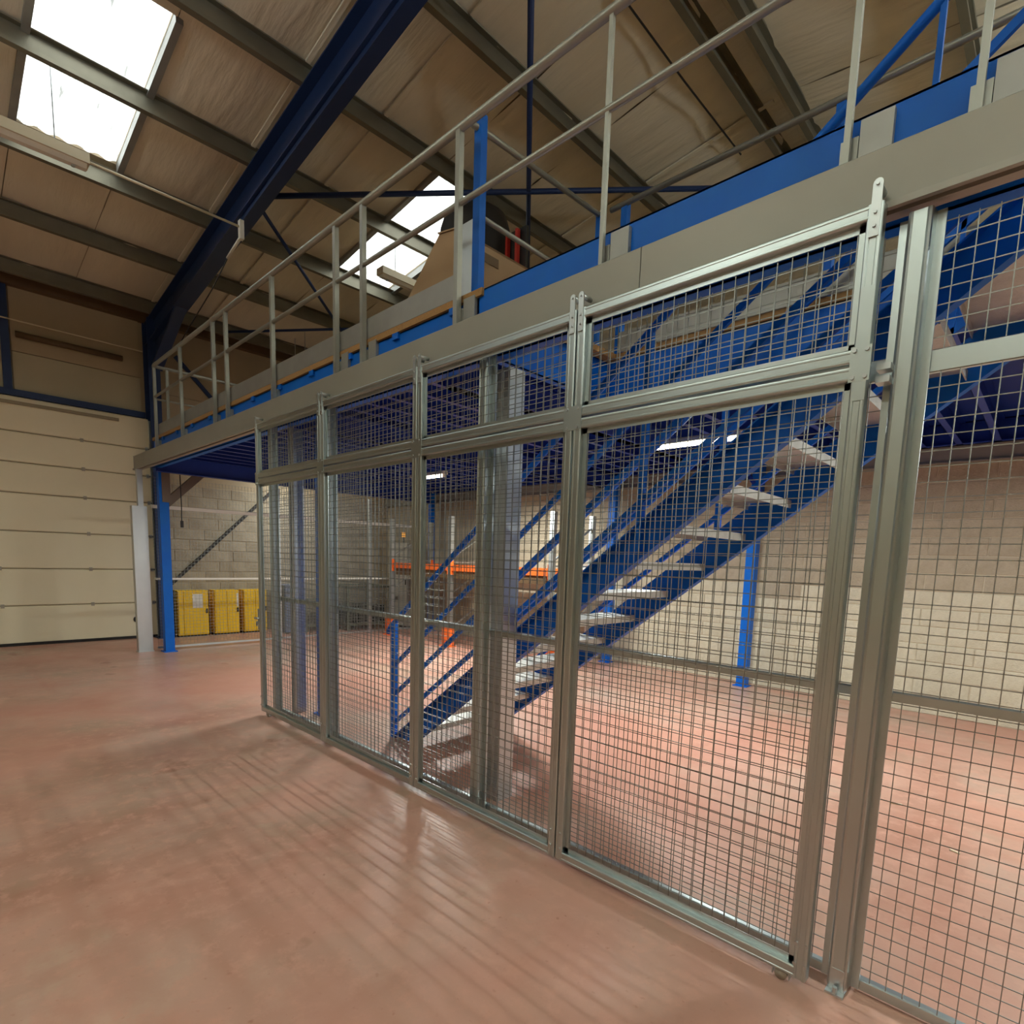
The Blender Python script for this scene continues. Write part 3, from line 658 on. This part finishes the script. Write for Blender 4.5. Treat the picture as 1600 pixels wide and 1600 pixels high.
fs = [(i*n+k, i*n+(k+1) % n, (i+1)*n+(k+1) % n, (i+1)*n+k) for i in range(len(prof)-1) for k in range(n)] + [tuple(range(n)), tuple((len(prof)-1)*n+k for k in range(n))]
mb.add(vs_, fs).build('shell', 'black', dr, True); MB().tube([(-4.25, 1.6, 4.78), (-4.25, 1.6, 4.83)], .07, 12).build('cap', 'black', dr)
rc = thing('red_rack', 'small red and black rack standing beside the black tank', 'rack', (-3.75, 1.62, 3.13))
for k, x in enumerate((-3.86, -3.74)): MB().box((x-.012, 1.62, 3.13), (x+.012, 1.66, 4.44)).build('upright', 'red', rc)
MB().box((-3.88, 1.67, 3.2), (-3.66, 1.70, 4.46)).build('back_panel', 'black', rc)

# ---------------------------------------------------------------- conduit + unlit fitting in the hall roof
def fitting(x, ya, yb, z, label, ztop):
    ft = thing('light_fitting', label, 'light', (x, (ya+yb)/2, z), 'unlit strip fittings under the rooflights')
    MB().box((x-.08, ya, z), (x+.08, yb, z+.09)).build('housing', 'offwhite', ft)
    MB().prism([(x-.06, z), (x+.06, z), (x+.03, z-.035), (x-.03, z-.035)], XZ, ya+.02, yb-.02).build('diffuser', 'white', ft)
    for y in (ya+.25, yb-.25): MB().tube([(x, y, z+.09), (x, y, ztop)], .006, 6).build('hanger', 'zinc', ft)
    for y in (ya+.12, yb-.12): MB().box((x-.02, y-.015, z-.045), (x+.02, y+.015, z-.03)).build('clip', 'zinc', ft)
fitting(-7.16, -2.3, -.83, 5.19, 'unlit beige strip light hanging under the left rooflight', 5.98)
fitting(-7.19, 2.45, 3.9, 5.42, 'unlit beige strip light seen against the second rooflight above the deck', 5.94)
cn = thing('conduit', 'thin pale conduit running from the strip light to a bracket under the rafter', 'conduit', (-7.1, 0, 5.2))
MB().tube([(-7.10, -.83, 5.21), (-7.10, .56, 5.21)], .013, 8).build('pipe', 'offwhite', cn, True)
MB().box((-7.13, .545, 5.08), (-7.07, .59, 5.28)).build('bracket', 'white', cn); MB().tube([(-7.10, .57, 5.12), (-7.48, .55, 5.0)], .018, 8).build('elbow', 'white', cn, True)
MB().tube([(-7.48, .55, 5.0), (-7.65, .42, 4.65), (-8.05, .26, 4.25), (-8.3, .20, 4.05)], .007, 6).build('drop_cable', 'black', cn)
wc = tag(MB().tube([(X0+.12, -3.2, 4.82), (X0+.12, -1.2, 4.80), (X0+.12, .55, 4.795)], .010, 6).build('span_cable', 'offwhite', None), 'thin pale cable strung along the end wall above the door', 'cable')

# ---------------------------------------------------------------- lamps
def tube_lamp(x0, x1, y, z, watts, color, label, group, ztop):
    t = thing('tube_lamp', label, 'lamp', ((x0+x1)/2, y, z), group)
    MB().prism([(y-.05, z+.02), (y+.05, z+.02), (y+.035, z+.06), (y-.035, z+.06)], YZ, x0, x1).build('housing', 'white', t)
    MB().tube([(x0+.03, y, z), (x1-.03, y, z)], .016, 10).build('tube', 'tube_glow', t, True)
    for x in (x0+.02, x1-.02): MB().box((x-.012, y-.02, z-.02), (x+.012, y+.02, z+.02)).build('end_cap', 'white', t)
    for x in (x0+.15, x1-.15): MB().tube([(x, y, z+.06), (x, y, ztop)], .006, 6).build('hanger', 'zinc', t)
    ld = bpy.data.lights.new('tube_light', 'AREA'); ld.shape = 'RECTANGLE'; ld.size = x1-x0-.1; ld.size_y = .05; ld.energy = watts; ld.color = color
    lo = bpy.data.objects.new('tube_light', ld); COL.objects.link(lo); lo.parent = t; lo.location = (0, 0, -.025)
    if z > 4:      # added upward fill light on the high battens, brightens the ceiling
        l2 = bpy.data.lights.new('ceiling_fill', 'AREA'); l2.shape = 'RECTANGLE'; l2.size = x1-x0-.1; l2.size_y = .06; l2.energy = watts*10.5; l2.color = (.86, .97, 1.0)
        lu = bpy.data.objects.new('ceiling_fill', l2); COL.objects.link(lu); lu.parent = t; lu.location = (0, 0, .065); lu.rotation_euler = (math.pi, 0, 0)
    return t
G1 = 'tube lamps under the mezzanine'
tube_lamp(-6.62, -5.90, 2.62, 2.62, UNDER_W, LAMP_UNDER, 'lit tube lamp under the mezzanine, seen left of the large column', G1, 2.86)
tube_lamp(-2.86, -2.02, 2.62, 2.62, UNDER_W, LAMP_UNDER, 'lit tube lamp under the mezzanine, seen behind the upper stair', G1, 2.86)
tube_lamp(-10.9, -10.2, 2.9, 3.2, UNDER_W*.3, LAMP_UNDER, 'added unseen tube lamp brightening the yellow cabinets beyond the mezzanine end', G1, 5.57)  # added lamp out of sight, brightens the cabinets
tube_lamp(-6.52, -6.02, 4.0, 2.62, UNDER_W*.7, LAMP_UNDER, 'added tube lamp brightening the rear wall and pallet rack, kept unseen behind the large column', G1, 2.86)  # added fill lamp for the dark rear area, hidden by the column
tube_lamp(.7, 1.5, 2.9, 2.62, UNDER_W, LAMP_UNDER, 'lit tube lamp under the mezzanine at the right end', G1, 2.86)
G2 = 'tube lamps in the hall roof'
tube_lamp(-4.1, -2.6, -4.8, 4.9, HALL_W*.8, LAMP_HALL, 'lit tube lamp hanging in the open hall, away from the fence', G2, 5.8)
tube_lamp(-.9, .6, -5.6, 4.9, HALL_W*.7, LAMP_HALL, 'lit tube lamp hanging in the open hall behind the camera', G2, 5.9)
tube_lamp(2.6, 4.1, -1.2, 4.9, HALL_W*.9, LAMP_HALL, 'lit tube lamp hanging in the open hall beyond the right edge of the view', G2, 5.7)

tube_lamp(1.9, 3.3, 2.8, 4.7, HALL_W*1.1, LAMP_HALL, 'added unseen tube lamp brightening the ceiling above the mezzanine, beyond the right edge of the view', G2, 5.8)  # added out of view to brighten the roof lining over the deck

# small debris on the floor behind the fence
for (x, y, a, l, lab) in ((-.66, 2.25, .35, .07, 'tiny pale wood splinter on the floor inside the fence, farther one'), (-.28, 1.75, -.4, .05, 'tiny curled pale shaving on the floor inside the fence, nearer one')):
    tag(MB().bar((x, y, .004), (x+l*math.cos(a), y+l*math.sin(a), .004), .012, .008).build('wood_splinter', 'offwhite'), lab, 'debris')
